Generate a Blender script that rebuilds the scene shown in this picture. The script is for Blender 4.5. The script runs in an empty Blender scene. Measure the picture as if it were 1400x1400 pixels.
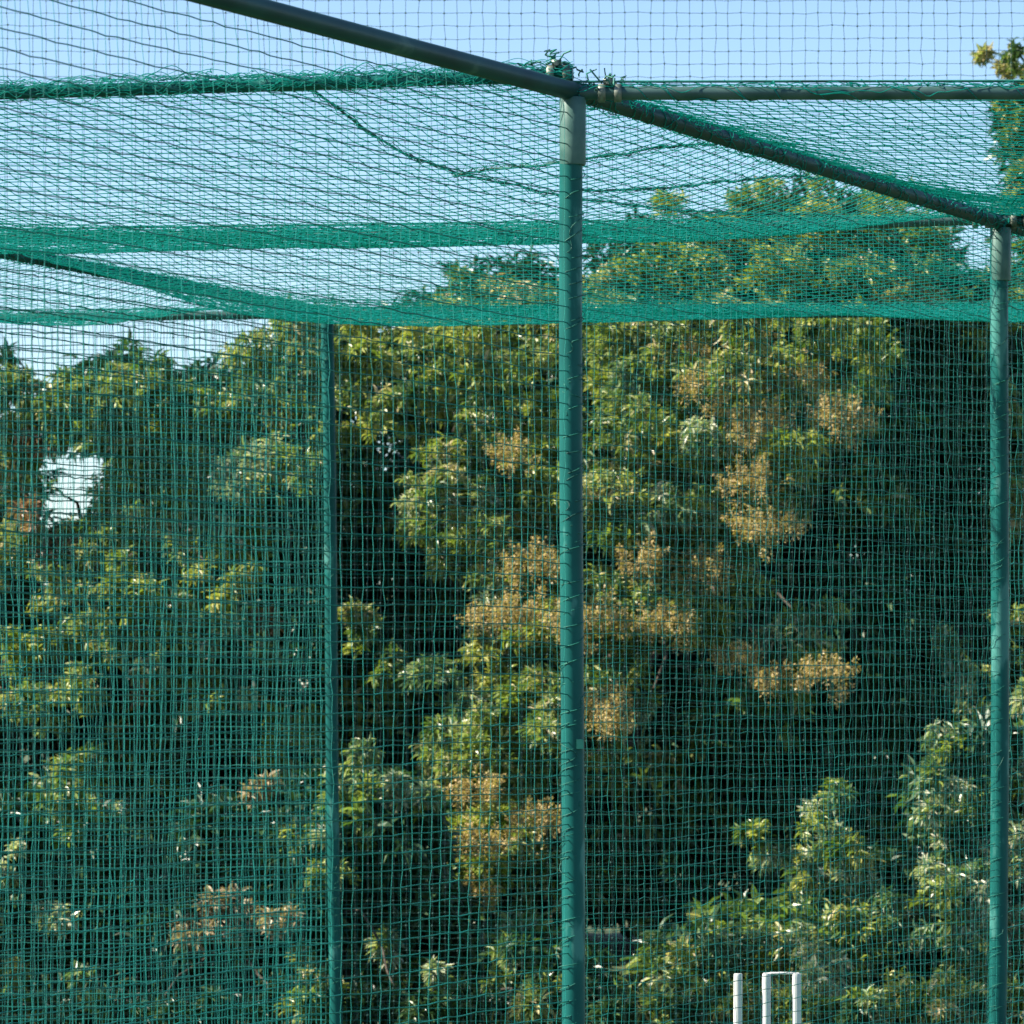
import bpy, math, random
import numpy as np
from mathutils import Vector

random.seed(7)
rng = np.random.default_rng(11)
scene = bpy.context.scene
COL = scene.collection

# ---------------------------------------------------------------- camera facts
F = 5500.0                      # focal length in photo pixels (photo 1400 wide)
EYE = 1.70
HOR = 960.0
def P(px, py, Y):
    return np.array([(px - 700.0) / F * Y, Y, EYE + (HOR - py) / F * Y])

# ---------------------------------------------------------------- helpers
def link(o, parent=None):
    COL.objects.link(o)
    if parent is not None:
        o.parent = parent
    return o

def mesh_np(name, verts, face_arrays, mats, mat_idx=None, smooth=False, tint=None):
    me = bpy.data.meshes.new(name)
    verts = np.asarray(verts, dtype=np.float32)
    me.vertices.add(len(verts))
    me.vertices.foreach_set('co', verts.ravel())
    loops = np.concatenate([np.asarray(f, dtype=np.int32).ravel() for f in face_arrays])
    totals = np.concatenate([np.full(len(f), np.asarray(f).shape[1], dtype=np.int32) for f in face_arrays])
    starts = np.concatenate([[0], np.cumsum(totals)[:-1]]).astype(np.int32)
    me.loops.add(len(loops))
    me.loops.foreach_set('vertex_index', loops)
    me.polygons.add(len(totals))
    me.polygons.foreach_set('loop_start', starts)
    me.polygons.foreach_set('loop_total', totals)
    if mat_idx is not None:
        me.polygons.foreach_set('material_index', np.asarray(mat_idx, dtype=np.int32))
    me.update(calc_edges=True)
    me.polygons.foreach_set('use_smooth', np.full(len(totals), bool(smooth)))
    for m in mats:
        me.materials.append(m)
    if tint is not None:
        a = me.attributes.new('tint', 'FLOAT', 'FACE')
        a.data.foreach_set('value', np.asarray(tint, dtype=np.float32))
    me.validate()
    return bpy.data.objects.new(name, me)

class MB:
    """collects quads / tris of one mesh"""
    def __init__(self):
        self.v, self.f3, self.f4, self.n = [], [], [], 0
    def add(self, v, f):
        v = np.asarray(v, dtype=float); f = np.asarray(f, dtype=int)
        self.v.append(v)
        (self.f3 if f.shape[1] == 3 else self.f4).append(f + self.n)
        self.n += len(v)
    def tube(self, pts, rad, sides=12, cap=True):
        pts = np.asarray(pts, dtype=float); n = len(pts)
        rad = np.broadcast_to(np.asarray(rad, dtype=float), (n,))
        t = np.gradient(pts, axis=0); t /= np.linalg.norm(t, axis=1)[:, None] + 1e-9
        ref = np.array([0, 0, 1.0]) if abs(t[0][2]) < .9 else np.array([1.0, 0, 0])
        a = np.cross(t, ref); a /= np.linalg.norm(a, axis=1)[:, None] + 1e-9
        b = np.cross(t, a)
        ang = np.arange(sides) / sides * 2 * math.pi
        ring = pts[:, None, :] + rad[:, None, None] * (np.cos(ang)[None, :, None] * a[:, None, :] + np.sin(ang)[None, :, None] * b[:, None, :])
        v = ring.reshape(-1, 3)
        i = np.arange(n - 1)[:, None] * sides; j = np.arange(sides)[None, :]; k = (j + 1) % sides
        f = np.stack([i + j, i + k, i + sides + k, i + sides + j], -1).reshape(-1, 4)
        self.add(v, f)
        if cap:
            for e, c in ((0, pts[0]), (n - 1, pts[-1])):
                r = ring[e]
                vv = np.vstack([r, c[None]])
                jj = np.arange(sides)
                self.add(vv, np.stack([jj, (jj + 1) % sides, np.full(sides, sides)], -1))
    def box(self, c, s, ax=None):
        c = np.asarray(c, float); s = np.asarray(s, float) / 2
        A = np.eye(3) if ax is None else np.asarray(ax, float)
        q = np.array([[x, y, z] for x in (-1, 1) for y in (-1, 1) for z in (-1, 1)], float) * s
        v = c + q @ A
        self.add(v, [[0, 1, 3, 2], [4, 6, 7, 5], [0, 4, 5, 1], [2, 3, 7, 6], [0, 2, 6, 4], [1, 5, 7, 3]])
    def build(self, name, mat, parent=None, smooth=True, origin=None):
        fa = []
        if self.f4: fa.append(np.vstack(self.f4))
        if self.f3: fa.append(np.vstack(self.f3))
        o = mesh_np(name, np.vstack(self.v), fa, [mat], smooth=smooth)
        return link(o, parent)

def tag(o, label=None, cat=None, group=None, kind=None):
    if label: o['label'] = label
    if cat: o['category'] = cat
    if group: o['group'] = group
    if kind: o['kind'] = kind
    return o

def empty(name, loc=(0, 0, 0)):
    # parts keep world coordinates: the parent's inverse is baked in by adopt()
    o = bpy.data.objects.new(name, None)
    o.empty_display_size = .2
    COL.objects.link(o)
    o.location = loc
    return o

def adopt(o, parent):
    o.parent = parent
    p = parent; off = Vector((0, 0, 0))
    while p is not None:
        off += p.location; p = p.parent
    o.location = -off
    return o

# ---------------------------------------------------------------- materials
def new_mat(name):
    m = bpy.data.materials.new(name); m.use_nodes = True
    nt = m.node_tree; nt.nodes.clear()
    out = nt.nodes.new('ShaderNodeOutputMaterial')
    return m, nt, out

def N(nt, t, **kw):
    n = nt.nodes.new(t)
    for k, v in kw.items():
        if k.startswith('i_'):
            n.inputs[k[2:].replace('_', ' ')].default_value = v
        else:
            setattr(n, k, v)
    return n

def ramp(nt, stops):
    r = nt.nodes.new('ShaderNodeValToRGB')
    e = r.color_ramp.elements
    e[0].position, e[0].color = stops[0][0], (*stops[0][1], 1)
    e[1].position, e[1].color = stops[-1][0], (*stops[-1][1], 1)
    for p, c in stops[1:-1]:
        x = e.new(p); x.color = (*c, 1)
    return r

def leaf_mat(name, stops, rough=.38, transl=.3, spec=.5):
    m, nt, out = new_mat(name)
    at = N(nt, 'ShaderNodeAttribute', attribute_name='tint')
    r = ramp(nt, stops)
    nt.links.new(at.outputs['Fac'], r.inputs[0])
    p = N(nt, 'ShaderNodeBsdfPrincipled'); p.inputs['Roughness'].default_value = rough
    p.inputs['Specular IOR Level'].default_value = spec
    nt.links.new(r.outputs[0], p.inputs['Base Color'])
    tr = N(nt, 'ShaderNodeBsdfTranslucent')
    mul = N(nt, 'ShaderNodeMix', data_type='RGBA', blend_type='MULTIPLY')
    mul.inputs[0].default_value = 1
    nt.links.new(r.outputs[0], mul.inputs[6]); mul.inputs[7].default_value = (1.3, 1.5, .6, 1)
    nt.links.new(mul.outputs[2], tr.inputs[0])
    mx = N(nt, 'ShaderNodeMixShader'); mx.inputs[0].default_value = transl
    nt.links.new(p.outputs[0], mx.inputs[1]); nt.links.new(tr.outputs[0], mx.inputs[2])
    nt.links.new(mx.outputs[0], out.inputs[0])
    return m

M = {}
M['leaf'] = leaf_mat('glossy_green_leaf', [(0, (.028, .07, .02)), (.3, (.08, .15, .038)), (.6, (.19, .26, .075)), (.85, (.37, .38, .17)), (1, (.52, .43, .27))], rough=.36, spec=.65)  # upper stops put sunlit green and cream glints into the leaf colour
M['inner'] = leaf_mat('shade_dark_leaf', [(0, (.016, .045, .018)), (.7, (.035, .085, .03)), (1, (.08, .13, .045))], transl=.12)  # darkened leaf green: deep shade between the clumps is put into the colour
M['young'] = leaf_mat('yellow_green_leaf', [(0, (.09, .16, .025)), (.6, (.27, .32, .07)), (1, (.48, .44, .16))], transl=.3)
M['pale'] = leaf_mat('pale_glint_leaf', [(0, (.04, .10, .045)), (.4, (.11, .19, .09)), (.7, (.29, .34, .22)), (1, (.6, .58, .46))], rough=.36, spec=.6)  # pale leaf green; its cream end is painted-in sun glint
M['red'] = leaf_mat('reddish_new_leaf', [(0, (.14, .11, .05)), (.6, (.26, .16, .09)), (1, (.40, .24, .17))], transl=.3)
M['blossom'] = leaf_mat('ochre_blossom', [(0, (.2, .17, .06)), (.5, (.42, .32, .14)), (.85, (.58, .44, .24)), (1, (.7, .6, .4))], rough=.7, transl=.25, spec=.2)
M['dead'] = leaf_mat('dry_tan_leaf', [(0, (.22, .17, .10)), (.6, (.38, .31, .20)), (1, (.5, .44, .33))], rough=.7, transl=.2, spec=.2)

def simple(name, c1, c2, scale, rough=.6, bump=.0, metallic=0., spec=.5, detail=6, stretch=(1, 1, 1), c3=None, p3=.62):
    m, nt, out = new_mat(name)
    tc = N(nt, 'ShaderNodeTexCoord'); mp = N(nt, 'ShaderNodeMapping'); mp.inputs['Scale'].default_value = stretch
    nz = N(nt, 'ShaderNodeTexNoise'); nz.inputs['Scale'].default_value = scale; nz.inputs['Detail'].default_value = detail
    nt.links.new(tc.outputs['Object'], mp.inputs[0]); nt.links.new(mp.outputs[0], nz.inputs['Vector'])
    st = [(.35, c1), (.6, c2)]
    if c3: st = [(.35, c1), (p3 - .05, c2), (p3, c3)]
    r = ramp(nt, st); nt.links.new(nz.outputs['Fac'], r.inputs[0])
    p = N(nt, 'ShaderNodeBsdfPrincipled'); p.inputs['Roughness'].default_value = rough
    p.inputs['Metallic'].default_value = metallic; p.inputs['Specular IOR Level'].default_value = spec
    nt.links.new(r.outputs[0], p.inputs['Base Color'])
    if bump:
        b = N(nt, 'ShaderNodeBump'); b.inputs['Strength'].default_value = bump; b.inputs['Distance'].default_value = .004
        nt.links.new(nz.outputs['Fac'], b.inputs['Height']); nt.links.new(b.outputs[0], p.inputs['Normal'])
    nt.links.new(p.outputs[0], out.inputs[0])
    return m

M['post'] = simple('teal_post_paint', (.003, .066, .062), (.006, .10, .09), 9, .42, .2, spec=.14, c3=(.05, .19, .17), p3=.66, stretch=(1, 1, .35))
M['rail'] = simple('dark_teal_rail_paint', (.004, .035, .035), (.008, .06, .055), 6, .45, .15, spec=.25, c3=(.04, .10, .085), p3=.7)
M['sleeve'] = simple('weathered_grey_green_socket', (.02, .085, .075), (.06, .14, .12), 14, .5, .2)
M['galv'] = simple('weathered_pale_pipe', (.008, .055, .05), (.045, .10, .09), 9, .5, .2)
M['clamp'] = simple('pale_zinc_clamp', (.05, .08, .065), (.2, .22, .18), 30, .45, .2, metallic=.3)
def twine(name, c, tr):
    m, nt, out = new_mat(name)
    p = N(nt, 'ShaderNodeBsdfPrincipled'); p.inputs['Base Color'].default_value = (*c, 1); p.inputs['Roughness'].default_value = .5
    t = N(nt, 'ShaderNodeBsdfTranslucent'); t.inputs[0].default_value = (c[0] * 1.5, c[1] * 1.5, c[2] * 1.4, 1)
    mx = N(nt, 'ShaderNodeMixShader'); mx.inputs[0].default_value = tr
    nt.links.new(p.outputs[0], mx.inputs[1]); nt.links.new(t.outputs[0], mx.inputs[2]); nt.links.new(mx.outputs[0], out.inputs[0])
    return m
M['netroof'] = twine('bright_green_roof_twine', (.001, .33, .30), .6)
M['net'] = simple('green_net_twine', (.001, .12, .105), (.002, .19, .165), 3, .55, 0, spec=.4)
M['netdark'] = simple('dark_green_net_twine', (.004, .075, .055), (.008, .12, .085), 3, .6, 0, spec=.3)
M['netfar'] = simple('grey_green_net_twine', (.02, .06, .06), (.03, .09, .08), 3, .7, 0, spec=.3)
M['cord'] = simple('lashing_cord', (.004, .06, .05), (.012, .16, .12), 9, .55, 0, spec=.4)
M['stump'] = simple('white_stump_paint', (.55, .55, .53), (.7, .69, .67), 9, .4, .1, stretch=(1, 1, .25), c3=(.32, .29, .25), p3=.69)
M['bark'] = simple('grey_brown_bark', (.022, .016, .011), (.06, .045, .032), 12, .9, .8, stretch=(1, 1, .3))
M['soil'] = simple('grass_and_leaf_litter', (.018, .04, .010), (.05, .075, .02), 4, .95, .6, detail=12, c3=(.13, .095, .05), p3=.62)
M['mat'] = simple('artificial_turf', (.015, .08, .03), (.03, .12, .045), 30, .95, .3, detail=10)
M['grass'] = leaf_mat('grass_blade', [(0, (.03, .06, .015)), (.7, (.07, .11, .03)), (1, (.2, .17, .08))], rough=.6)

# ---------------------------------------------------------------- ground
def make_ground():
    mb = MB()
    # fine sheet with slight undulation near, coarse out to the horizon
    xs = np.concatenate([[-900, -200, -60], np.linspace(-25, 25, 51), [60, 200, 900]])
    ys = np.concatenate([[-300, -60, -20], np.linspace(0, 50, 51), [100, 300, 1500]])
    X, Y = np.meshgrid(xs, ys, indexing='ij')
    Z = .025 * np.sin(X * .7 + 1) * np.sin(Y * .5) * (np.abs(X) < 26) * (Y > 20) * (Y < 50)
    v = np.stack([X, Y, Z], -1).reshape(-1, 3)
    n, m = X.shape
    i = np.arange(n - 1)[:, None] * m; j = np.arange(m - 1)[None, :]
    f = np.stack([i + j, i + m + j, i + m + j + 1, i + j + 1], -1).reshape(-1, 4)
    mb.add(v, f)
    tag(mb.build('ground', M['soil']), kind='structure')
    t = MB(); t.box((.6, 14.0, .006), (2.2, 11, .012))
    tag(t.build('turf_pitch', M['mat'], smooth=False), kind='structure')
make_ground()

# ---------------------------------------------------------------- net frame lattice
H = 3.6
def top(px, py):
    S = (HOR - py) / (H - EYE); Y = F / S
    return np.array([(px - 700) / S, Y, H])
A = top(783, 125); B = top(1368, 305); D = top(1768, 419); N1 = top(-240, -146)
A2 = top(-988, 160); B2 = top(-106, 325); C = top(446, 429); N2 = top(-2330, -120)
A0 = np.array([4.62, A[1] - .05, H]); B0 = np.array([6.5, 16.8, H])
def g(p): return np.array([p[0], p[1], 0.0])

frame = empty('net_cage_frame', tuple(g(A)))
tag(frame, 'green tubular steel frame of posts and overhead rails holding the practice nets', 'net frame')

def smooth_noise(n, amp, k=5):
    x = rng.normal(size=n + 2 * k)
    x = np.convolve(x, np.hanning(2 * k + 1) / np.hanning(2 * k + 1).sum(), 'same')[k:-k]
    return x / (x.std() + 1e-9) * amp

def helix(mb, p0, p1, R, r, turns, jitter=.3, z0=0., n_per=10, phase=0., sides=4):
    p0, p1 = np.asarray(p0, float), np.asarray(p1, float)
    L = np.linalg.norm(p1 - p0); t = (p1 - p0) / L
    ref = np.array([0, 0, 1.]) if abs(t[2]) < .9 else np.array([1., 0, 0])
    a = np.cross(t, ref); a /= np.linalg.norm(a); b = np.cross(t, a)
    n = max(8, int(turns * n_per))
    s = np.linspace(0, 1, n)
    ph = phase + s * turns * 2 * math.pi + smooth_noise(n, jitter, 8)
    rr = R + np.abs(smooth_noise(n, R * .05, 4))
    pts = p0 + s[:, None] * (p1 - p0) + rr[:, None] * (np.cos(ph)[:, None] * a + np.sin(ph)[:, None] * b)
    mb.tube(pts, r, sides, cap=False)

def make_post(tp, lean=(0, 0), label=None, turns=60, Rp=.036, sleeve=True):
    b = g(tp) + np.array([lean[0], lean[1], 0])
    ttop = tp - np.array([0, 0, .02])
    mb = MB()
    s = np.linspace(0, 1, 24)
    pts = b + s[:, None] * (ttop - b)
    pts[:, 0] += .006 * np.sin(s * 5 + tp[0] * 3)
    mb.tube(pts, Rp, 28)
    post = mb.build('post', M['post']); adopt(post, frame)
    d = (b - ttop) / np.linalg.norm(b - ttop)
    mb = MB()
    e = ttop + d * .21
    mb.tube([ttop + d * .0, ttop + d * .004, e - d * .004, e], [Rp + .003, Rp + .005, Rp + .005, Rp + .0035], 28)
    if sleeve:
        sl = mb.build('post_sleeve', M['sleeve']); adopt(sl, post)
    mb = MB()
    fl = ttop + d * .206
    mb.box(b + np.array([0, 0, .006]), (.22, .22, .012))
    ft = mb.build('base_plate', M['post'], smooth=False); adopt(ft, post)
    mb = MB()
    helix(mb, ttop + d * .05, b + np.array([0, 0, .05]), Rp + .0005, .0013, turns * .8, 1.1, n_per=12, phase=tp[0])
    helix(mb, ttop + d * .1, b + np.array([0, 0, .3]), Rp + .001, .0010, turns * .3, 2.5, n_per=16, phase=2 + tp[0])
    lc = mb.build('lashing_cord', M['cord']); adopt(lc, post)
    if label: post['label'] = label
    return post

make_post(A, (-.004, 0), 'central teal post with pale socket at its top', 66)
make_post(B, (-.015, 0), 'teal post at the right edge', 60)
make_post(C, (.055, 0), 'thinner leaning post at the left, farther back', 56, .031, False)
for q in (N1, A2, B2, D, A0, B0):
    make_post(q, (0, 0), None, 40)

def rail(p0, p1, R, mat, sag=.01, fuzz=0, turns=0, label=None, galv=False, fz_r=.012, knots=0):
    s = np.linspace(0, 1, 30)
    pts = p0 + s[:, None] * (p1 - p0); pts[:, 2] -= sag * 4 * s * (1 - s)
    mb = MB(); mb.tube(pts, R, 20)
    r = mb.build('rail', mat); adopt(r, frame)
    if label: r['label'] = label
    L = np.linalg.norm(p1 - p0)
    t = (p1 - p0) / L; side = np.cross(t, [0, 0, 1.]); side /= np.linalg.norm(side)
    mb = MB()
    if turns:
        helix(mb, p0, p1, R + .002, .0018, turns, 1.5, n_per=12)
        helix(mb, p0, p1, R + .004, .0014, turns * .6, 2.5, n_per=14, phase=1)
    n = int(L / .012)
    sn = np.linspace(0, 1, n)
    for k in range(fuzz):
        # gathered selvedge of net lying along the rail
        pp = p0 + sn[:, None] * (p1 - p0); pp[:, 2] -= sag * 4 * sn * (1 - sn)
        base = rng.uniform(-.4, math.pi + .4)
        ang = base + smooth_noise(n, .55, 14) + smooth_noise(n, .22, 3)
        rad = R + fz_r * .35 + np.abs(smooth_noise(n, fz_r, 7))
        pp = pp + rad[:, None] * (np.cos(ang)[:, None] * side + np.sin(ang)[:, None] * np.array([0, 0, 1.]))
        mb.tube(pp, rng.uniform(.001, .0018), 3, cap=False)
    for k in range(knots):
        c = p0 + rng.uniform() * (p1 - p0) + np.array([0, 0, R + .004])
        q = c + np.cumsum(rng.normal(size=(7, 3)) * [.008, .005, .0045], axis=0)
        mb.tube(q, .0018, 4, cap=False)
    if mb.v:
        lc = mb.build('net_lacing', M['netroof'] if fuzz else M['cord']); adopt(lc, r)
    return r

up = np.array([0, 0, .028]); dn = np.array([0, 0, -.032])
rail(N1 + up * 0, A + up * 0, .030, M['rail'], .0, 0, 0, 'dark rail coming in from the upper left', fz_r=.006)
rail(A, B, .027, M['rail'], .0, 9, 30, 'dark rail sloping down from centre post to right post', fz_r=.012, knots=40)
rail(B, D, .027, M['rail'], .0, 8, 30)
rail(A2 + up, A + up * 1.9, .021, M['post'], .012, 22, 60, 'rail running left from the centre post, wrapped in bright net', fz_r=.013, knots=60)
rail(A - up * .2, A0 + dn * 0, .021, M['galv'], .004, 3, 26, 'pale weathered rail running right from the centre post', fz_r=.006, knots=60)
rail(B2, B + up * .6, .021, M['galv'], .02, 3, 34, None, fz_r=.006, knots=30)
rail(B + up * .3, B0, .021, M['galv'], .0, 4, 20, None, fz_r=.008, knots=20)
rail(N2, A2, .024, M['rail'], 0, 0, 12)
rail(A2, B2, .024, M['rail'], 0, 5, 20)
rail(B2, C, .024, M['rail'], .0, 12, 40, None, fz_r=.012, knots=20)
rail(C + up * .2, D, .021, M['galv'], .02, 5, 40, None, fz_r=.008, knots=20)
C3 = C + (C - D); 
rail(C3, C, .021, M['galv'], .01, 4, 30, None, fz_r=.008, knots=10)
make_post(C3, (0, 0), None, 40)

# clamps and tangles at the joints
def clamp(p, ax, name='pipe_clamp', tangle=True):
    mb = MB()
    t = ax / np.linalg.norm(ax)
    for d in (-.02, .03):
        c = p + t * d
        mb.tube([c - t * .012, c - t * .010, c + t * .010, c + t * .012], [.024, .029, .029, .024], 18)
    s = np.cross(t, [0, 0, 1.]); s /= np.linalg.norm(s)
    mb.tube([p + np.array([0, 0, .03]) - s * .03, p + np.array([0, 0, .03]) + s * .03], .007, 8)
    mb.box(p + np.array([0, 0, .036]), (.03, .022, .016))
    mb.tube([p + np.array([0, 0, .03]) - s * .036, p + np.array([0, 0, .03]) - s * .028], .011, 6)
    o = mb.build(name, M['clamp']); adopt(o, frame)
    if tangle:
        mb = MB()
        for k in range(8):
            q = p + rng.normal(size=3) * [.03, .02, .008] + np.array([0, 0, .025]) + np.cumsum(rng.normal(size=(10, 3)) * [.011, .009, .008], axis=0)
            mb.tube(q, rng.uniform(.0022, .0036), 4, cap=False)
        for k in range(3):
            q = p + np.array([rng.normal() * .03, 0, .03]); 
            e = q + np.array([rng.uniform(-.05, .05), rng.uniform(-.02, .02), rng.uniform(.03, .06)])
            m_ = (q + e) / 2 + rng.normal(size=3) * .015
            mb.tube([q, m_, e], .003, 4)
        o2 = mb.build('cord_tangle', M['cord']); adopt(o2, frame)
    return o
row = (A0 - A) / np.linalg.norm(A0 - A)
clamp(A - row * .05 + up * 1.9, row); clamp(A + row * .11 - up * .2, row)
clamp(B + row * .07 + up * .3, row); clamp(B - row * .08 + up * .3, row, tangle=False)
clamp(C + row * .05, row); clamp(A + row * 2.35 - up * .2, row, tangle=True)
# fitting knob on the centre post
mb = MB(); mb.box(A * [1, 1, 0] + np.array([.022, -.03, 1.33 + .24]), (.022, .02, .03)); 
o = mb.build('post_bracket', M['cord'], smooth=False); adopt(o, frame)

# ---------------------------------------------------------------- nets
def bil(p00, p10, p01, p11, U, V):
    U = U[..., None]; V = V[..., None]
    return p00 * (1 - U) * (1 - V) + p10 * U * (1 - V) + p01 * (1 - U) * V + p11 * U * V

def field(n, m, amp, k=3):
    """smooth random field on an n x m grid"""
    U = np.linspace(0, 1, n)[:, None]; V = np.linspace(0, 1, m)[None, :]
    z = np.zeros((n, m))
    for _ in range(10):
        fu, fv = rng.uniform(.3, k), rng.uniform(.3, k)
        z += np.sin(2 * math.pi * (fu * U + fv * V * rng.choice([-1, 1])) + rng.uniform(0, 6.28)) / (1 + .4 * (fu + fv))
    return z / z.std() * amp

def strands(G, r, nrm):
    n, m, _ = G.shape
    t = np.gradient(G, axis=1); t /= np.linalg.norm(t, axis=2)[..., None] + 1e-9
    a = np.cross(t, nrm); a /= np.linalg.norm(a, axis=2)[..., None] + 1e-9
    b = np.cross(t, a)
    vs = []
    for k in range(3):
        w = 2 * math.pi * k / 3
        vs.append(G + r * (math.cos(w) * a + math.sin(w) * b))
    V = np.stack(vs, 2)                       # n,m,3,3
    i = np.arange(n)[:, None, None] * m * 3; j = np.arange(m - 1)[None, :, None] * 3; k = np.arange(3)[None, None, :]
    k2 = (k + 1) % 3
    f = np.stack([i + j + k, i + j + k2, i + j + 3 + k2, i + j + 3 + k], -1).reshape(-1, 4)
    return V.reshape(-1, 3), f

def net_mesh(G, nrm, r, mat, name, knot=1.9, jit=.08, rh=1.0):
    n, m, _ = G.shape
    cell = np.linalg.norm(G[1, 0] - G[0, 0])
    jn = rng.normal(size=G.shape) * cell * jit
    G = G + jn
    mb = MB()
    v, f = strands(G, r, nrm); mb.add(v, f)
    v, f = strands(np.transpose(G, (1, 0, 2)).copy(), r * rh, nrm); mb.add(v, f)
    if knot:
        c = G.reshape(-1, 3)
        R = r * knot * rng.uniform(.75, 1.25, size=(len(c), 1, 1))
        o8 = np.array([[1, 0, 0], [-1, 0, 0], [0, 1, 0], [0, -1, 0], [0, 0, 1], [0, 0, -1]], float)
        v = (c[:, None, :] + R * o8[None]).reshape(-1, 3)
        fo = np.array([[0, 2, 4], [2, 1, 4], [1, 3, 4], [3, 0, 4], [2, 0, 5], [1, 2, 5], [3, 1, 5], [0, 3, 5]])
        f = (np.arange(len(c))[:, None, None] * 6 + fo[None]).reshape(-1, 3)
        mb.add(v, f)
    return mb.build(name, mat, smooth=True)

def vertical_net(name, p0, p1, cu, cv, label, cat='net', r=.0016, mat='net', ztop=None, amp=.03, zb=.02, knot=1.9, belly=.0, jit=.07, fu=3, droop=0., rh=2.0):
    L = np.linalg.norm((p1 - p0)[:2]); zt = H - .02 if ztop is None else ztop
    n = max(2, int(L / cu)) + 1; m = max(2, int((zt - zb) / cv)) + 1
    U, V = np.meshgrid(np.linspace(0, 1, n), np.linspace(0, 1, m), indexing='ij')
    q0 = np.array([p0[0], p0[1], zb]); q1 = np.array([p1[0], p1[1], zb])
    up_ = np.array([0, 0, zt - zb])
    G = bil(q0, q1, q0 + up_, q1 + up_, U, V)
    t = (q1 - q0) / L; nr = np.cross(t, [0, 0, 1.])
    edge = np.sin(math.pi * np.clip(V, 0, 1)) ** .5 * np.clip(np.sin(math.pi * U) * 3, 0, 1)
    G = G + (field(n, m, amp, fu) * edge + belly * edge)[..., None] * nr
    G = G + (field(n, m, cu * .07, 2.0) * edge)[..., None] * t
    G[..., 2] += field(n, m, cv * .14, 3) * edge - droop * np.sin(math.pi * U) * V ** 2
    o = net_mesh(G, nr, r, M[mat], name, knot, jit, rh)
    tag(o, label, cat)
    mb = MB()
    e = G[:, -1]; mb.tube(e, r * 2.6, 5, cap=False); e = G[:, 0]; mb.tube(e, r * 2.4, 5, cap=False)
    for e in (G[0], G[-1]): mb.tube(e, r * 2.0, 5, cap=False)
    link(o) if False else None
    bo = mb.build('border_rope', M['cord']); bo.parent = o
    return o, G

vertical_net('side_net', N1 + dn, A + dn, .054, .050, 'side net under the dark upper-left rail, in front of the left trees', r=.00105, mat='net', amp=.005, belly=.03, jit=.03)
vertical_net('side_net', A + dn, B + dn, .052, .046, 'side net between the centre post and the right post', r=.00085, amp=.006, jit=.035, rh=1.7, knot=2.4)
vertical_net('side_net', B + dn, D + dn, .06, .06, 'side net beginning behind the right-hand post at the picture edge', r=.0012, amp=.02, jit=.05)
vertical_net('side_net', B2 + dn, C + dn, .050, .052, 'side net left of the thin leaning post, hanging from the rail above it', r=.0017, amp=.012, jit=.04)
vertical_net('side_net', A2 + dn, B2 + dn, .06, .058, 'side net continuing off the left edge behind the other left net', r=.0012, amp=.012, jit=.04)
vertical_net('end_net', C + dn, D + dn, .050, .062, 'end net spanning right from the thin leaning post behind the cage', r=.0009, amp=.01, belly=-.05, jit=.04)
vertical_net('end_net', C3 + dn, C + dn, .050, .062, 'end net spanning left from the thin leaning post to the left edge', r=.0017, amp=.01, belly=-.05, jit=.04)

def roof_net(name, p00, p10, p01, p11, cu, cv, sag, label, r=.0021, mat='netroof', pw=1.0, skew=.5, amp=.02, edgep=6, ropes=(), uedge=1.0):
    Lu = np.linalg.norm(p10 - p00); Lv = np.linalg.norm(p01 - p00)
    n = int(Lu / cu) + 1; m = int(Lv / cv) + 1
    U, V = np.meshgrid(np.linspace(0, 1, n), np.linspace(0, 1, m), indexing='ij')
    G = bil(p00, p10, p01, p11, U, V)
    prof = V ** (1.0 / pw) if pw != 1 else V
    s = 4 * prof * (1 - prof)
    eu = 1 - np.abs(2 * U - 1) ** edgep * uedge
    G[..., 2] += -sag * s * eu * (1 + field(n, m, .05, 1.5)) + field(n, m, amp, 3) * s * eu
    wig = field(n, m, cv * .6, 3) * (s ** .5) * eu
    t = (p01 - p00) / Lv
    G = G + wig[..., None] * t
    o = net_mesh(G, np.array([0, 0, 1.]), r, M[mat], name, 2.3, .045)
    tag(o, label, 'net')
    mb = MB()
    for e in (G[0], G[-1], G[:, 0], G[:, -1]): mb.tube(e, r * 2.2, 5, cap=False)
    bo = mb.build('border_rope', M['cord']); bo.parent = o
    for pts in ropes:
        pts = np.array(pts)
        k = np.linspace(0, 1, len(pts)); kk = np.linspace(0, 1, 60)
        q = np.stack([np.interp(kk, k, pts[:, c]) for c in range(3)], 1)
        for _ in range(3):
            q[1:-1] = (q[:-2] + q[1:-1] * 2 + q[2:]) / 4
        q[:, 2] += smooth_noise(60, .003, 3)
        mb = MB(); mb.tube(q, .0042, 5)
        for d in range(4):
            qq = q + rng.normal(size=q.shape) * .007; mb.tube(qq, .0018, 3, cap=False)
        ro = mb.build('seam_rope', M['cord']); ro.parent = o
    return o, G

z_ = np.array([0, 0, .03])
ropes1 = [
    [P(420, 116, 13.7), P(500, 180, 14.0), P(560, 215, 14.4), P(620, 236, 14.8), P(700, 252, 15.2), P(780, 270, 15.6), P(880, 282, 16.0), P(1000, 292, 16.4), P(1180, 298, 16.7)],
    [P(620, 238, 14.8), P(700, 230, 14.7), P(800, 218, 14.6), P(900, 202, 14.6), P(980, 196, 14.7)],
    [P(780, 262, 15.3), P(880, 258, 15.5), P(960, 252, 15.8), P(1060, 240, 15.9), P(1150, 242, 15.9)],
]
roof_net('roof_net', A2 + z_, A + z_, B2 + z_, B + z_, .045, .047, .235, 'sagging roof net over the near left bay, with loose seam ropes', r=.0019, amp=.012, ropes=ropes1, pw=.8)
roof_net('roof_net', B2 + z_, B + z_, C + z_, D + z_, .048, .05, .20, 'sagging roof net over the far bay, its green fold hanging just above the treetops', r=.002, amp=.014, pw=1.0, edgep=10)
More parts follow.
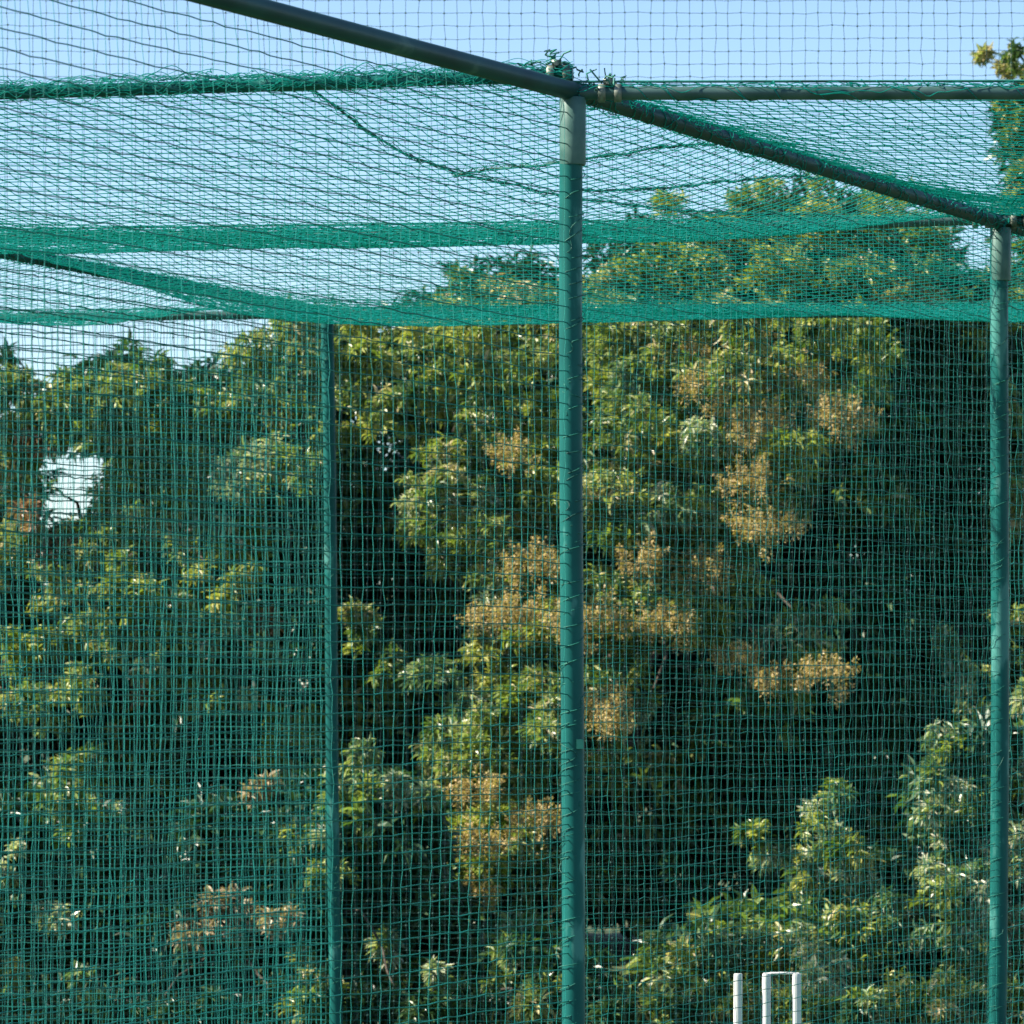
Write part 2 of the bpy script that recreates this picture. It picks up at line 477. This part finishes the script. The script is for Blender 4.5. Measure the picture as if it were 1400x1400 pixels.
roof_net('roof_net', A + z_, A0 + z_, B + z_, B0 + z_, .047, .047, .13, 'roof net to the right of the centre post, above the sloping dark rail', r=.0019, amp=.010)
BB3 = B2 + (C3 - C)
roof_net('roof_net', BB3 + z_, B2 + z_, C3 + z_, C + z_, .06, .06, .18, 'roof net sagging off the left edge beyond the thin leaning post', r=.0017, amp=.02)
rail(BB3, B2, .021, M['galv'], .01, 3, 30)
make_post(BB3, (0, 0), None, 30)

# tall mesh behind the whole cage
tn, TG = vertical_net('tall_boundary_net', np.array([-7., 20.8, 0]), np.array([7.5, 20.8, 0]), .0665, .0645,
    'tall square-mesh net rising above everything, seen alone against the blue sky', r=.0016, mat='netfar', ztop=7.4, amp=.006, knot=3.6, jit=.03, rh=.9)
for x in (-7.05, 7.55):
    mb = MB(); mb.tube([(x, 20.8, 0), (x, 20.8, 7.5)], .05, 16)
    po = mb.build('pole', M['rail']); po.parent = tn

# ---------------------------------------------------------------- wicket
def make_stump(px, lean):
    p = P(px, 1331, 14.72); h = p[2]
    R = .0165
    zz = np.array([0, .002, h - .030, h - .022, h - .010, h - .003, h])
    rr = np.array([R, R, R, R * .99, R * .97, R * .93, R * .86])
    mb = MB()
    mb.tube([(lean * (1 - z / h), 0, z) for z in zz], rr, 24)
    o = mb.build('cricket_stump', M['stump'])
    o.location = (p[0], p[1], .012)
    for v in o.data.vertices: v.co.z = v.co.z * (h - .012) / h
    return o, p
st = []
for px, lab in ((1009, 'leftmost white stump, standing clear of the bail'),
                (1048, 'middle white stump carrying the left end of the bail'),
                (1089, 'rightmost white stump carrying the right end of the bail')):
    o, p = make_stump(px, random.uniform(-.004, .004)); tag(o, lab, 'stump', 'white cricket stumps'); st.append(p)
def make_bail(a, b):
    mb = MB(); L = b[0] - a[0]
    prof = [(-.012, .0035), (0, .0045), (.012, .005), (.014, .0075), (.04, .0075), (.05, .0095), (L / 2, .0085), (L - .03, .0075), (L - .016, .0075), (L - .014, .005), (L + .006, .0045), (L + .010, .0035)]
    mb.tube([(x, 0, 0) for x, r in prof], [r for x, r in prof], 14)
    o = mb.build('bail', M['stump']); o.location = (a[0], a[1], a[2] + .001)
    o.scale = (1, .75, .62)
    tag(o, 'small white bail lying across the middle and right stumps', 'bail')
make_bail(st[1], st[2])

# ---------------------------------------------------------------- foliage
LEAF_V = np.array([[0, 0, 0], [.28, .5, .10], [.68, .42, .08], [1, 0, -.10], [.68, -.42, .08], [.28, -.5, .10], [.5, 0, .0]], float)
LEAF_F = np.array([[0, 6, 2, 1], [6, 3, 2, 2], [0, 5, 4, 6], [6, 4, 3, 3]])
LEAF_Q = np.array([[0, 6, 2, 1], [0, 5, 4, 6]]); LEAF_T = np.array([[6, 3, 2], [6, 4, 3]])

class Foliage:
    def __init__(self): self.parts = []       # (verts(n,7,3), matidx, tint(n))
    def leaves(self, pos, dirs, length, width, mi, tint):
        n = len(pos)
        d = dirs / (np.linalg.norm(dirs, axis=1)[:, None] + 1e-9)
        upv = np.tile([0, 0, 1.], (n, 1)) + rng.normal(size=(n, 3)) * .45
        s = np.cross(d, upv); s /= np.linalg.norm(s, axis=1)[:, None] + 1e-9
        w = np.cross(s, d)
        lv = LEAF_V[None] * np.stack([length, width, length], 1)[:, None, :]
        lv[..., 2] += -.18 * length[:, None] * (LEAF_V[None, :, 0] ** 2) * rng.uniform(.2, 1.6, (n, 1))
        v = pos[:, None, :] + lv[..., 0:1] * d[:, None, :] + lv[..., 1:2] * s[:, None, :] + lv[..., 2:3] * w[:, None, :]
        self.parts.append((v, mi, tint))
    def rosettes(self, c, axis, nl, L, W, mi, tint_c, spread=.9):
        """c (n,3) tips, axis (n,3) growth direction"""
        n = len(c)
        if n == 0: return
        axis = axis / (np.linalg.norm(axis, axis=1)[:, None] + 1e-9)
        ref = rng.normal(size=(n, 3)); a = np.cross(axis, ref); a /= np.linalg.norm(a, axis=1)[:, None] + 1e-9
        b = np.cross(axis, a)
        ph = rng.uniform(0, 6.28, (n, nl)) ; th = rng.uniform(.35, 1.0, (n, nl)) * spread * 1.5
        d = np.cos(th)[..., None] * axis[:, None] + np.sin(th)[..., None] * (np.cos(ph)[..., None] * a[:, None] + np.sin(ph)[..., None] * b[:, None])
        d[..., 2] -= .25
        pos = c[:, None] + axis[:, None] * rng.uniform(-.05, .02, (n, nl, 1)) + rng.normal(size=(n, nl, 3)) * .008
        ln = L * rng.uniform(.6, 1.25, (n, nl))
        wd = W * rng.uniform(.7, 1.2, (n, nl))
        t = np.clip(tint_c[:, None] + rng.normal(size=(n, nl)) * .13, 0, 1)
        self.leaves(pos.reshape(-1, 3), d.reshape(-1, 3), ln.ravel(), wd.ravel(), mi, t.ravel())
    def clump(self, c, R, n, mi, tint=.5, L=.10, W=.026, nl=9, flat=.8, fill=.35, front=False):
        d = rng.normal(size=(n, 3)); d /= np.linalg.norm(d, axis=1)[:, None]
        d[:, 2] = np.where(d[:, 2] < -.5, -d[:, 2], d[:, 2])
        rad = R * (1 - fill * rng.uniform(0, 1, n) ** 1.3) * (1 + .22 * np.sin(d[:, 0] * 5 + c[0] * 9) * np.cos(d[:, 2] * 6 + c[2] * 7))
        p = c + d * rad[:, None] * np.array([1, 1, flat])
        ax = d + np.array([0, 0, .45]) + rng.normal(size=(n, 3)) * .35
        tc = np.clip(tint + rng.normal(size=n) * .15, 0, 1)
        self.rosettes(p, ax, nl, L, W, mi, tc)
    def build(self, name, mats, parent):
        if not self.parts: return None
        V = np.concatenate([p[0].reshape(-1, 3) for p in self.parts])
        k = len(V) // 7
        mi = np.concatenate([np.full(len(p[0]), p[1]) for p in self.parts])
        ti = np.concatenate([p[2] for p in self.parts])
        base = np.arange(k)[:, None, None] * 7
        fq = (base + LEAF_Q[None]).reshape(-1, 4); ft = (base + LEAF_T[None]).reshape(-1, 3)
        m2 = np.repeat(mi, 2); t2 = np.repeat(ti, 2)
        used = mats
        o = mesh_np(name, V, [fq, ft], used, np.concatenate([m2, m2]), smooth=False, tint=np.concatenate([t2, t2]))
        link(o); adopt(o, parent)
        return o

MATS = [M['leaf'], M['inner'], M['young'], M['pale'], M['red'], M['dead']]
KI = dict(g=0, d=1, y=2, p=3, r=4, x=5)

def limb(mb, p0, p1, r0, r1, wob=.12):
    p0, p1 = np.asarray(p0, float), np.asarray(p1, float)
    n = 9; s = np.linspace(0, 1, n)
    L = np.linalg.norm(p1 - p0)
    q = p0 + s[:, None] * (p1 - p0)
    w = np.stack([smooth_noise(n, 1, 2) for _ in range(3)], 1) * wob * L * .35
    q += w * (np.sin(math.pi * s)[:, None])
    q[:, 2] += L * .08 * np.sin(math.pi * s)
    mb.tube(q, r0 + (r1 - r0) * s, 8)
    return q

def flower_cluster(c, R, parent, n=26):
    """a head of several upright feathery panicles"""
    f = Foliage()
    for k in range(n):
        d = rng.normal(size=3); d /= np.linalg.norm(d); d[2] = abs(d[2]) * .8 if rng.uniform() < .75 else d[2]
        b = c + d * R * rng.uniform(.45, 1.0) * np.array([1, .8, .85])
        ax = d * .6 + np.array([0, 0, .7]) + rng.normal(size=3) * .25; ax /= np.linalg.norm(ax)
        h = rng.uniform(.10, .17)
        m = 46
        s = rng.uniform(0, 1, m)
        rr = .035 * (1 - s * .75)
        side = rng.normal(size=(m, 3)); side /= np.linalg.norm(side, axis=1)[:, None]
        p = b + ax * (s * h)[:, None] + side * rr[:, None]
        f.leaves(p, side + ax * .6, rng.uniform(.012, .026, m), rng.uniform(.008, .014, m), 0, np.clip(rng.normal(size=m) * .2 + rng.uniform(.35, .7), 0, 1))
    return f.build('flower_cluster', [M['blossom']], parent)

def in_poly(px, py, poly):
    n = len(poly); inside = np.zeros(len(px), bool); j = n - 1
    for i in range(n):
        xi, yi = poly[i]; xj, yj = poly[j]
        c = ((yi > py) != (yj > py)) & (px < (xj - xi) * (py - yi) / (yj - yi + 1e-9) + xi)
        inside ^= c; j = i
    return inside

HOLES = [(92, 672, 38, 30), (2, 578, 12, 8), (1330, 345, 26, 22)]
def near_hole(px, py, pad):
    for hx, hy, ax, ay in HOLES:
        if ((px - hx) / (ax + pad)) ** 2 + ((py - hy) / (ay + pad)) ** 2 < 1: return True
    return False

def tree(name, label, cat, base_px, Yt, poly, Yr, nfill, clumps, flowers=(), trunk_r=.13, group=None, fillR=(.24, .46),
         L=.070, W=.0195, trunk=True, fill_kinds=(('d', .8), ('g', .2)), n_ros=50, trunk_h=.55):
    base = P(base_px, 0, Yt); base[2] = 0
    clumps = list(clumps)
    if cat == 'shrub':
        for px in range(int(min(p[0] for p in poly)) - 40, int(max(p[0] for p in poly)) + 40, 24):
            clumps.append((px, 1398 + rng.uniform(-14, 14), rng.uniform(18, 30), ('gpgdg' if px > 850 else 'dddgd')[rng.integers(5)], 21.0 + rng.uniform(-.15, .2)))
    root = empty(name, tuple(base)); tag(root, label, cat, group)
    xs = [p[0] for p in poly]; ys = [p[1] for p in poly]
    fo = Foliage(); centres = []
    k = 0; guard = 0
    while k < nfill and guard < nfill * 40:
        guard += 1
        px, py = rng.uniform(min(xs), max(xs)), rng.uniform(min(ys), max(ys))
        if not in_poly(np.array([px]), np.array([py]), poly)[0]: continue
        Y = rng.uniform(*Yr); R = rng.uniform(*fillR)
        Rp = R * F / Y
        if near_hole(px, py, Rp * .75): continue
        c = P(px, py, Y)
        if c[2] < .15: continue
        # keep the outline by shifting clumps whose top would stand above it
        u = rng.uniform(); kind = fill_kinds[0][0] if u < fill_kinds[0][1] else fill_kinds[1][0]
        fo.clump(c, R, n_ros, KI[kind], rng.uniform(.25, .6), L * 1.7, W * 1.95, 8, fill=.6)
        centres.append(c); k += 1
    for cl in clumps:
        px, py, r, kind = cl[:4]
        if cat == 'tree' and px < 340 and py < 560: py += 24
        Y = cl[4] if len(cl) > 4 else Yr[0] - 1.5
        c = P(px, py, Y + rng.uniform(-.25, .25)); R = r / F * Y
        c[2] = max(c[2], .1)
        n = int(26 + 1900 * R * R)
        nsub = 7 if R > .12 else 3
        tb = rng.uniform(.4, .75)
        for q in range(nsub):
            off = rng.normal(size=3) * R * np.array([.62, .4, .5]) if q else np.zeros(3)
            rs = R * rng.uniform(.32, .62)
            sc = rng.uniform(.75, 1.2)
            fo.clump(c + off, rs, int(n / nsub * 1.25), KI[kind], np.clip(tb + rng.normal() * .15, .1, .95), L * sc, W * sc, int(rng.integers(6, 10)), fill=.8)
        if kind in 'gp':
            fo.clump(c + rng.normal(size=3) * R * .4, R * .8, n // 5, KI['y'], .5, L * .9, W, 8)
        centres.append(c)
    crown = fo.build('crown', MATS, root)
    if trunk:
        mb = MB()
        topz = max(c[2] for c in centres) * trunk_h
        q = limb(mb, base - np.array([0, 0, .1]), base + np.array([rng.normal() * .15, 0, topz]), trunk_r, trunk_r * .55, .1)
        tr = mb.build('trunk', M['bark']); adopt(tr, root)
        mb = MB()
        for c in centres:
            if rng.uniform() < (.25 if cat == 'tree' else .06):
                s = q[rng.integers(4, 9)]
                e = s + (c + np.array([0, .35, -.05]) - s) * .8
                limb(mb, s, e, trunk_r * .28, .006, .10)
        if mb.v:
            lb = mb.build('limbs', M['bark']); adopt(lb, root)
    for (px, py, r, Y) in flowers:
        c = P(px + rng.normal() * 8, py + rng.normal() * 6, Y - .42); R = r / F * Y
        flower_cluster(c, R * 1.0, root, int(14 + 760 * R * R))
    return root

GT = 'trees growing behind the practice nets'
# --- left-hand trees
tree('tree', 'round-topped green tree cut by the left edge of the picture', 'tree', -20, 27.5,
     [(-150, 520), (-60, 510), (20, 515), (62, 540), (70, 600), (60, 760), (70, 1300), (-150, 1300)], (26, 28), 60,
     [(20, 520, 38, 'g'), (-20, 560, 50, 'g'), (50, 545, 30, 'g'), (22, 590, 26, 'g'), (-5, 620, 26, 'g'), (20, 640, 34, 'g'), (10, 760, 45, 'g'), (20, 880, 45, 'y'), (-10, 930, 40, 'r'), (30, 980, 40, 'g'), (0, 1180, 30, 'g')], group=GT)
tree('tree', 'broad leafy tree filling the left, small round hole of sky through it', 'tree', 250, 27.5,
     [(95, 560), (130, 545), (200, 530), (290, 535), (350, 495), (440, 470), (480, 500), (480, 1310), (60, 1310), (60, 760), (110, 740), (130, 640), (95, 600)], (26, 28.5), 220,
     [(140, 525, 40, 'g'), (200, 510, 42, 'g'), (260, 520, 38, 'g'), (310, 530, 40, 'g'), (350, 485, 36, 'y'), (395, 470, 34, 'g'), (430, 500, 36, 'p'),
      (170, 580, 45, 'g'), (240, 580, 40, 'y'), (320, 570, 45, 'g'), (390, 560, 45, 'g'), (60, 612, 22, 'r'), (140, 600, 34, 'g'), (40, 615, 24, 'y'), (150, 680, 26, 'g'), (50, 735, 30, 'g'), (100, 575, 30, 'g'), (80, 595, 20, 'g'), (60, 560, 30, 'g'), (125, 720, 26, 'g'), (180, 650, 44, 'g'), (260, 640, 40, 'g'), (350, 650, 44, 'p'), (410, 640, 30, 'g'),
      (60, 740, 36, 'r'), (140, 740, 45, 'g'), (220, 730, 45, 'g'), (290, 730, 40, 'p'), (350, 740, 34, 'g'),
      (80, 800, 40, 'g'), (160, 800, 45, 'y'), (250, 800, 45, 'g'), (320, 800, 34, 'y'), (60, 880, 45, 'y'), (130, 870, 40, 'g'), (210, 860, 44, 'p'), (290, 870, 45, 'p'), (355, 850, 18, 'r'),
      (100, 950, 34, 'g'), (200, 940, 22, 'r'), (250, 930, 34, 'g'), (300, 960, 26, 'g'), (385, 990, 38, 'y'), (420, 1000, 24, 'g'), (110, 1050, 38, 'g'), (120, 1100, 36, 'p'), (90, 1140, 30, 'g')],
     group=GT, trunk_r=.16)
# --- middle dark tree
tree('tree', 'dark green tree between the thin leaning post and the centre post', 'tree', 560, 28,
     [(440, 480), (520, 470), (600, 430), (700, 415), (800, 395), (860, 420), (860, 1310), (440, 1310)], (26.6, 29), 230,
     [(500, 480, 44, 'y', 24.6), (570, 490, 40, 'g', 24.6), (640, 480, 44, 'y', 24.6), (700, 500, 40, 'g', 24.6), (520, 560, 40, 'g', 24.6), (600, 560, 34, 'y', 24.6), (690, 560, 30, 'g', 24.7), (480, 600, 26, 'y', 24.6), (745, 590, 24, 'y', 24.6), (480, 490, 40, 'y', 25.5), (540, 480, 36, 'g', 25.5), (600, 460, 40, 'g', 25.5), (660, 440, 40, 'y', 25.5), (720, 440, 40, 'g', 25.5), (770, 470, 40, 'g', 25.5), (500, 560, 42, 'y', 25.5), (560, 560, 30, 'g', 25.7),
      (600, 520, 34, 'g', 25.6), (740, 550, 30, 'y', 25.4), (650, 420, 36, 'g', 26), (730, 400, 36, 'g', 26), (500, 870, 26, 'p', 25.2), (540, 920, 24, 'g', 25.2), (480, 840, 22, 'g', 25.2)],
     group=GT, trunk_r=.14)
# --- flowering tree
fl = [(1150, 575, 36, 24.4), (1040, 600, 50, 24.4), (1020, 690, 34, 24.2), (1045, 735, 40, 24.2), (975, 560, 34, 24.4), (740, 800, 40, 24.2), (700, 865, 42, 24.1), (760, 860, 34, 24.0),
      (825, 870, 42, 24.2), (900, 870, 38, 24.3), (965, 800, 30, 24.5), (1060, 945, 26, 24.3), (1120, 935, 32, 24.3), (1000, 910, 26, 24.4), (940, 500, 34, 24.9), (1020, 480, 40, 24.9), (830, 980, 30, 24.1),
      (640, 1110, 30, 23.7), (730, 1135, 34, 23.7), (650, 1180, 44, 23.6), (640, 1240, 28, 23.6), (820, 1000, 26, 24.0), (1110, 530, 34, 24.8), (860, 780, 26, 24.3), (1180, 590, 18, 24.6), (690, 640, 20, 24.4)]
cm = [(900, 350, 45, 'g', 26), (960, 320, 50, 'y', 26), (1040, 310, 50, 'g', 26), (1120, 300, 50, 'y', 26), (1200, 310, 50, 'g', 26), (1270, 330, 45, 'g', 26), (870, 400, 50, 'g', 25.8), (960, 390, 55, 'g', 25.6), (1060, 390, 55, 'y', 25.6), (1160, 390, 50, 'g', 25.8), (1250, 390, 45, 'g', 26),
      (830, 470, 50, 'g', 25.2), (900, 480, 50, 'g', 25), (980, 490, 55, 'g', 24.9), (1060, 500, 55, 'p', 24.9), (1130, 490, 44, 'g', 25), (1190, 480, 36, 'g', 25.2),
      (860, 560, 55, 'y', 24.8), (930, 570, 60, 'g', 24.7), (1010, 570, 60, 'y', 24.7), (1080, 580, 50, 'g', 24.7), (1160, 590, 36, 'g', 24.9),
      (880, 640, 50, 'g', 24.6), (960, 650, 55, 'p', 24.6), (1030, 660, 50, 'g', 24.6), (1090, 680, 40, 'p', 24.7),
      (640, 640, 42, 'g', 24.6), (600, 690, 40, 'p', 24.5), (560, 715, 26, 'p', 24.5), (680, 660, 46, 'p', 24.5), (730, 650, 40, 'g', 24.6), (660, 720, 46, 'g', 24.5), (730, 730, 44, 'p', 24.5), (620, 770, 28, 'p', 24.6),
      (850, 700, 40, 'p', 24.6), (860, 760, 46, 'g', 24.4), (920, 740, 50, 'g', 24.4), (980, 740, 36, 'p', 24.5), (820, 800, 42, 'y', 24.3), (740, 830, 46, 'g', 24.4), (700, 880, 40, 'g', 24.3), (880, 850, 44, 'g', 24.5), (960, 850, 30, 'p', 24.6),
      (1050, 900, 40, 'p', 24.5), (1110, 880, 30, 'p', 24.5), (1130, 840, 24, 'p', 24.5), (1090, 960, 30, 'g', 24.5),
      (640, 960, 48, 'p', 24), (700, 940, 50, 'y', 24), (750, 950, 40, 'g', 24.1), (620, 1010, 40, 'g', 23.9), (680, 1010, 50, 'y', 23.9), (740, 1010, 44, 'g', 24), (790, 970, 36, 'g', 24), (880, 965, 22, 'p', 24), (830, 1010, 26, 'g', 24.1),
      (640, 1060, 40, 'g', 23.8), (700, 1070, 36, 'g', 23.9), (640, 1130, 34, 'y', 23.8), (650, 1200, 40, 'y', 23.7), (640, 1270, 28, 'p', 23.7), (720, 1140, 26, 'g', 23.8), (640, 1320, 24, 'p', 23.7)]
tree('flowering_tree', 'tall spreading tree covered in ochre flower heads right of the centre post', 'tree', 930, 27.5,
     [(830, 420), (880, 360), (960, 325), (1060, 315), (1180, 300), (1290, 345), (1310, 400), (1260, 520), (1240, 640), (1230, 1310), (780, 1310), (790, 600)], (26.3, 28.8), 330, cm + [(x + rng.uniform(-14, 14), y + rng.uniform(-14, 14), rng.uniform(30, 46), 'gygpg'[rng.integers(5)], 24.3 + rng.uniform(-.2, .3)) for x, y in
     [(860, 460), (940, 450), (1020, 450), (1100, 455), (1170, 460), (860, 520), (930, 520), (1000, 520), (1070, 530), (1130, 550), (860, 600), (930, 610), (1000, 620), (1060, 640), (860, 660), (920, 690), (1000, 700), (1060, 700), (840, 730), (900, 790), (960, 770), (820, 840), (870, 820), (930, 860), (770, 780), (720, 780), (780, 900), (840, 920), (700, 800), (640, 680), (700, 700), (760, 690), (600, 720), (680, 980), (620, 1040), (660, 1090), (700, 1120), (630, 1160), (660, 1230), (740, 1060), (1070, 880), (1100, 920), (830, 690), (880, 730), (940, 720), (1000, 740), (850, 890), (890, 820), (950, 830), (1000, 800), (600, 660), (660, 620), (720, 620), (620, 740), (700, 750), (740, 860), (680, 920), (740, 960), (650, 1000), (700, 1040), (760, 1010), (610, 1080), (690, 1150), (1020, 540), (1090, 590), (980, 600), (900, 640)]], fl, .2, GT)
# --- right side
tree('tree', 'shaded dark tree behind the right-hand post', 'tree', 1290, 28.5,
     [(1150, 470), (1260, 420), (1340, 400), (1480, 400), (1480, 1310), (1130, 1310)], (27, 29.5), 250,
     [(1330, 460, 34, 'g', 26.6), (1390, 430, 40, 'g', 26.6), (1380, 560, 34, 'g', 26.6), (1400, 630, 44, 'd', 27.5), (1390, 660, 34, 'g', 26.8), (1300, 880, 20, 'p', 26), (1390, 700, 34, 'g', 26.4), (1380, 860, 30, 'g', 26.2), (1320, 940, 30, 'p', 25.6), (1350, 980, 28, 'p', 25.4)],
     group=GT, trunk_r=.15)
tree('tree', 'taller tree reaching in at the upper right corner above the rail', 'tree', 1500, 30,
     [(1400, 130), (1500, 60), (1600, 60), (1640, 500), (1420, 520), (1395, 320)], (28.8, 30.5), 60,
     [(1405, 100, 26, 'g', 28.6), (1375, 150, 13, 'g', 28.6), (1385, 190, 14, 'g', 28.6), (1400, 170, 24, 'g', 28.6), (1405, 230, 26, 'g', 28.6), (1400, 290, 26, 'y', 28.6), (1346, 76, 6, 'g', 28.6), (1378, 98, 10, 'g', 28.6), (1430, 60, 24, 'g', 28.6)],
     group=GT, trunk_r=.18, fillR=(.2, .36), trunk_h=.8)

# --- shrubs at the foot
GS = 'shrubs at the foot of the trees'
def _pass(): pass
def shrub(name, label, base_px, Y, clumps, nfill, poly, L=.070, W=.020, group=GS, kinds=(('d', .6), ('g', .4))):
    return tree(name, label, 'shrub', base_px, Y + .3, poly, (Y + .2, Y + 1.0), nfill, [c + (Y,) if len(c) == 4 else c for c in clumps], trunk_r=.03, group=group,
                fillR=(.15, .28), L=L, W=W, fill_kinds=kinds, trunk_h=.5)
shrub('shrub', 'low bright green shrub directly behind the stumps', 1020, 21.6,
      [(960, 1310, 34, 'g'), (1000, 1290, 34, 'p'), (1040, 1300, 36, 'y'), (930, 1350, 32, 'g'), (980, 1350, 40, 'p'), (1040, 1360, 40, 'g'), (1090, 1330, 36, 'g'), (950, 1400, 36, 'p'), (1010, 1400, 40, 'g'), (1070, 1400, 36, 'p'), (1120, 1300, 34, 'p')],
      30, [(900, 1330), (1000, 1280), (1140, 1280), (1160, 1400), (900, 1400)])
shrub('shrub', 'bushy shrub with pale, cream-glinting leaves right of the stumps', 1160, 21.9,
      [(1140, 1100, 26, 'p'), (1130, 1150, 30, 'p'), (1160, 1170, 34, 'y'), (1120, 1190, 24, 'y'), (1160, 1210, 34, 'p'), (1200, 1260, 40, 'p'), (1150, 1270, 40, 'g'), (1250, 1250, 36, 'p'), (1180, 1320, 40, 'g'), (1240, 1320, 36, 'g'), (1040, 1140, 18, 'g'), (1050, 1170, 16, 'p')],
      36, [(1090, 1230), (1160, 1180), (1260, 1230), (1280, 1400), (1100, 1400)])
shrub('shrub', 'pale-leaved tall shrub against the right-hand post', 1330, 21.7,
      [(1310, 1040, 38, 'p'), (1275, 1060, 22, 'p'), (1340, 1080, 34, 'p'), (1300, 1170, 34, 'p'), (1330, 1200, 40, 'p'), (1280, 1200, 26, 'p'), (1390, 1180, 34, 'p'), (1390, 1060, 34, 'p'), (1310, 1260, 40, 'p'), (1390, 1280, 40, 'p'), (1270, 1110, 13, 'p'),
       (1330, 1330, 40, 'g'), (1400, 1360, 40, 'g'), (1400, 960, 30, 'p')],
      40, [(1270, 1150), (1330, 1030), (1450, 1030), (1450, 1400), (1270, 1400)], L=.078, W=.024)
shrub('shrub', 'small shrub low beside the foot of the centre post', 660, 21.8,
      [(680, 1350, 26, 'g'), (700, 1310, 22, 'p'), (600, 1350, 20, 'p'), (740, 1370, 30, 'g'), (690, 1390, 34, 'g'), (620, 1390, 22, 'g'), (800, 1380, 24, 'g')],
      30, [(560, 1350), (700, 1300), (830, 1350), (830, 1400), (560, 1400)])
shrub('shrub', 'dark shrub with pale sprays just right of the thin leaning post', 500, 22.0,
      [(500, 1040, 24, 'p'), (490, 1090, 30, 'p'), (540, 1090, 26, 'p'), (580, 1088, 14, 'p'), (500, 1150, 14, 'g'), (520, 1290, 18, 'p'), (580, 1330, 20, 'g'), (510, 1340, 20, 'g')],
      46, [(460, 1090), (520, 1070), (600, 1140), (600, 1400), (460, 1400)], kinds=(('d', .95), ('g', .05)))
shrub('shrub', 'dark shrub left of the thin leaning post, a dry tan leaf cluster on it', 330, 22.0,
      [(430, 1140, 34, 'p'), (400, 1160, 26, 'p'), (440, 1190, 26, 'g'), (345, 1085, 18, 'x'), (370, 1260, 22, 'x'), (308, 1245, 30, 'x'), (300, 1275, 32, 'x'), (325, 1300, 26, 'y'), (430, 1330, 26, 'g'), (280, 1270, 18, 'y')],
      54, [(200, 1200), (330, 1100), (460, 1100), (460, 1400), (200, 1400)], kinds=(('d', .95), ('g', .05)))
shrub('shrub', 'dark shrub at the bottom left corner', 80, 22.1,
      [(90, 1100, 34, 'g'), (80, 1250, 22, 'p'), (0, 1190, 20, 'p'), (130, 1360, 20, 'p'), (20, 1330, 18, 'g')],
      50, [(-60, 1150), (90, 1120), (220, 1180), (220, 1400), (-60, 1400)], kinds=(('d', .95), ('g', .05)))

# off-frame neighbours of the tree line (they keep the row going past the picture edges)
tree('tree', 'tree continuing the row beyond the left edge', 'tree', -420, 28,
     [(-700, 560), (-420, 430), (-160, 500), (-150, 1300), (-700, 1300)], (25.5, 29), 110, [], group=GT)

# grass on the ground
gf = Foliage()
n = 26000
gp = np.stack([rng.uniform(-5, 5, n), rng.uniform(20.9, 24, n), np.zeros(n)], 1)
gf.leaves(gp, np.stack([rng.normal(size=n) * .4, rng.normal(size=n) * .4, np.ones(n)], 1), rng.uniform(.04, .13, n), rng.uniform(.005, .010, n), 0, rng.uniform(0, 1, n))
ge = bpy.data.objects.new('tmp', None)
V = np.concatenate([p[0].reshape(-1, 3) for p in gf.parts]); base = np.arange(n)[:, None, None] * 7
go = mesh_np('grass', V, [(base + LEAF_Q[None]).reshape(-1, 4), (base + LEAF_T[None]).reshape(-1, 3)], [M['grass']], None, False, np.concatenate([np.repeat(gf.parts[0][2], 2)] * 2))
link(go); tag(go, 'rough short grass under the trees', 'grass', kind='stuff')

# ---------------------------------------------------------------- light
SUN_EL = math.radians(40)
to_sun = Vector((-math.cos(SUN_EL), -math.cos(SUN_EL) * .08, math.sin(SUN_EL)))
w = bpy.data.worlds.new('World'); scene.world = w; w.use_nodes = True
nt = w.node_tree; nt.nodes.clear()
sky = nt.nodes.new('ShaderNodeTexSky'); sky.sky_type = 'NISHITA'; sky.sun_disc = False
sky.sun_elevation = SUN_EL; sky.sun_rotation = math.atan2(to_sun.x, to_sun.y)
sky.air_density = 1.0; sky.dust_density = .3; sky.ozone_density = 3.7; sky.altitude = 300
bg = nt.nodes.new('ShaderNodeBackground'); bg.inputs[1].default_value = .075
wo = nt.nodes.new('ShaderNodeOutputWorld')
nt.links.new(sky.outputs[0], bg.inputs[0]); nt.links.new(bg.outputs[0], wo.inputs[0])
ld = bpy.data.lights.new('sun', 'SUN'); ld.energy = 5.0; ld.angle = math.radians(.5); ld.color = (1, .91, .77)
lo = bpy.data.objects.new('sun', ld); COL.objects.link(lo)
lo.rotation_euler = to_sun.to_track_quat('Z', 'Y').to_euler(); lo.location = (-10, 0, 20)

# ---------------------------------------------------------------- camera
cd = bpy.data.cameras.new('camera'); cam = bpy.data.objects.new('camera', cd); COL.objects.link(cam)
cd.sensor_width = 36; cd.sensor_fit = 'HORIZONTAL'; cd.lens = 36 * F / 1400
cd.shift_y = (HOR - 700) / 1400
cam.location = (0, 0, EYE); cam.rotation_euler = (math.radians(90), 0, 0)
cd.clip_start = .1; cd.clip_end = 4000
cd.dof.use_dof = True; cd.dof.focus_distance = 14.0; cd.dof.aperture_fstop = 9
scene.camera = cam

scene.view_settings.view_transform = 'Standard'; scene.view_settings.look = 'None'
scene.view_settings.exposure = 1.5; scene.view_settings.gamma = 1
scene.cycles.max_bounces = 6; scene.cycles.transparent_max_bounces = 4
scene.cycles.use_denoising = True
scene.render.filter_size = 1.5 if hasattr(scene.render, 'filter_size') else 1.5
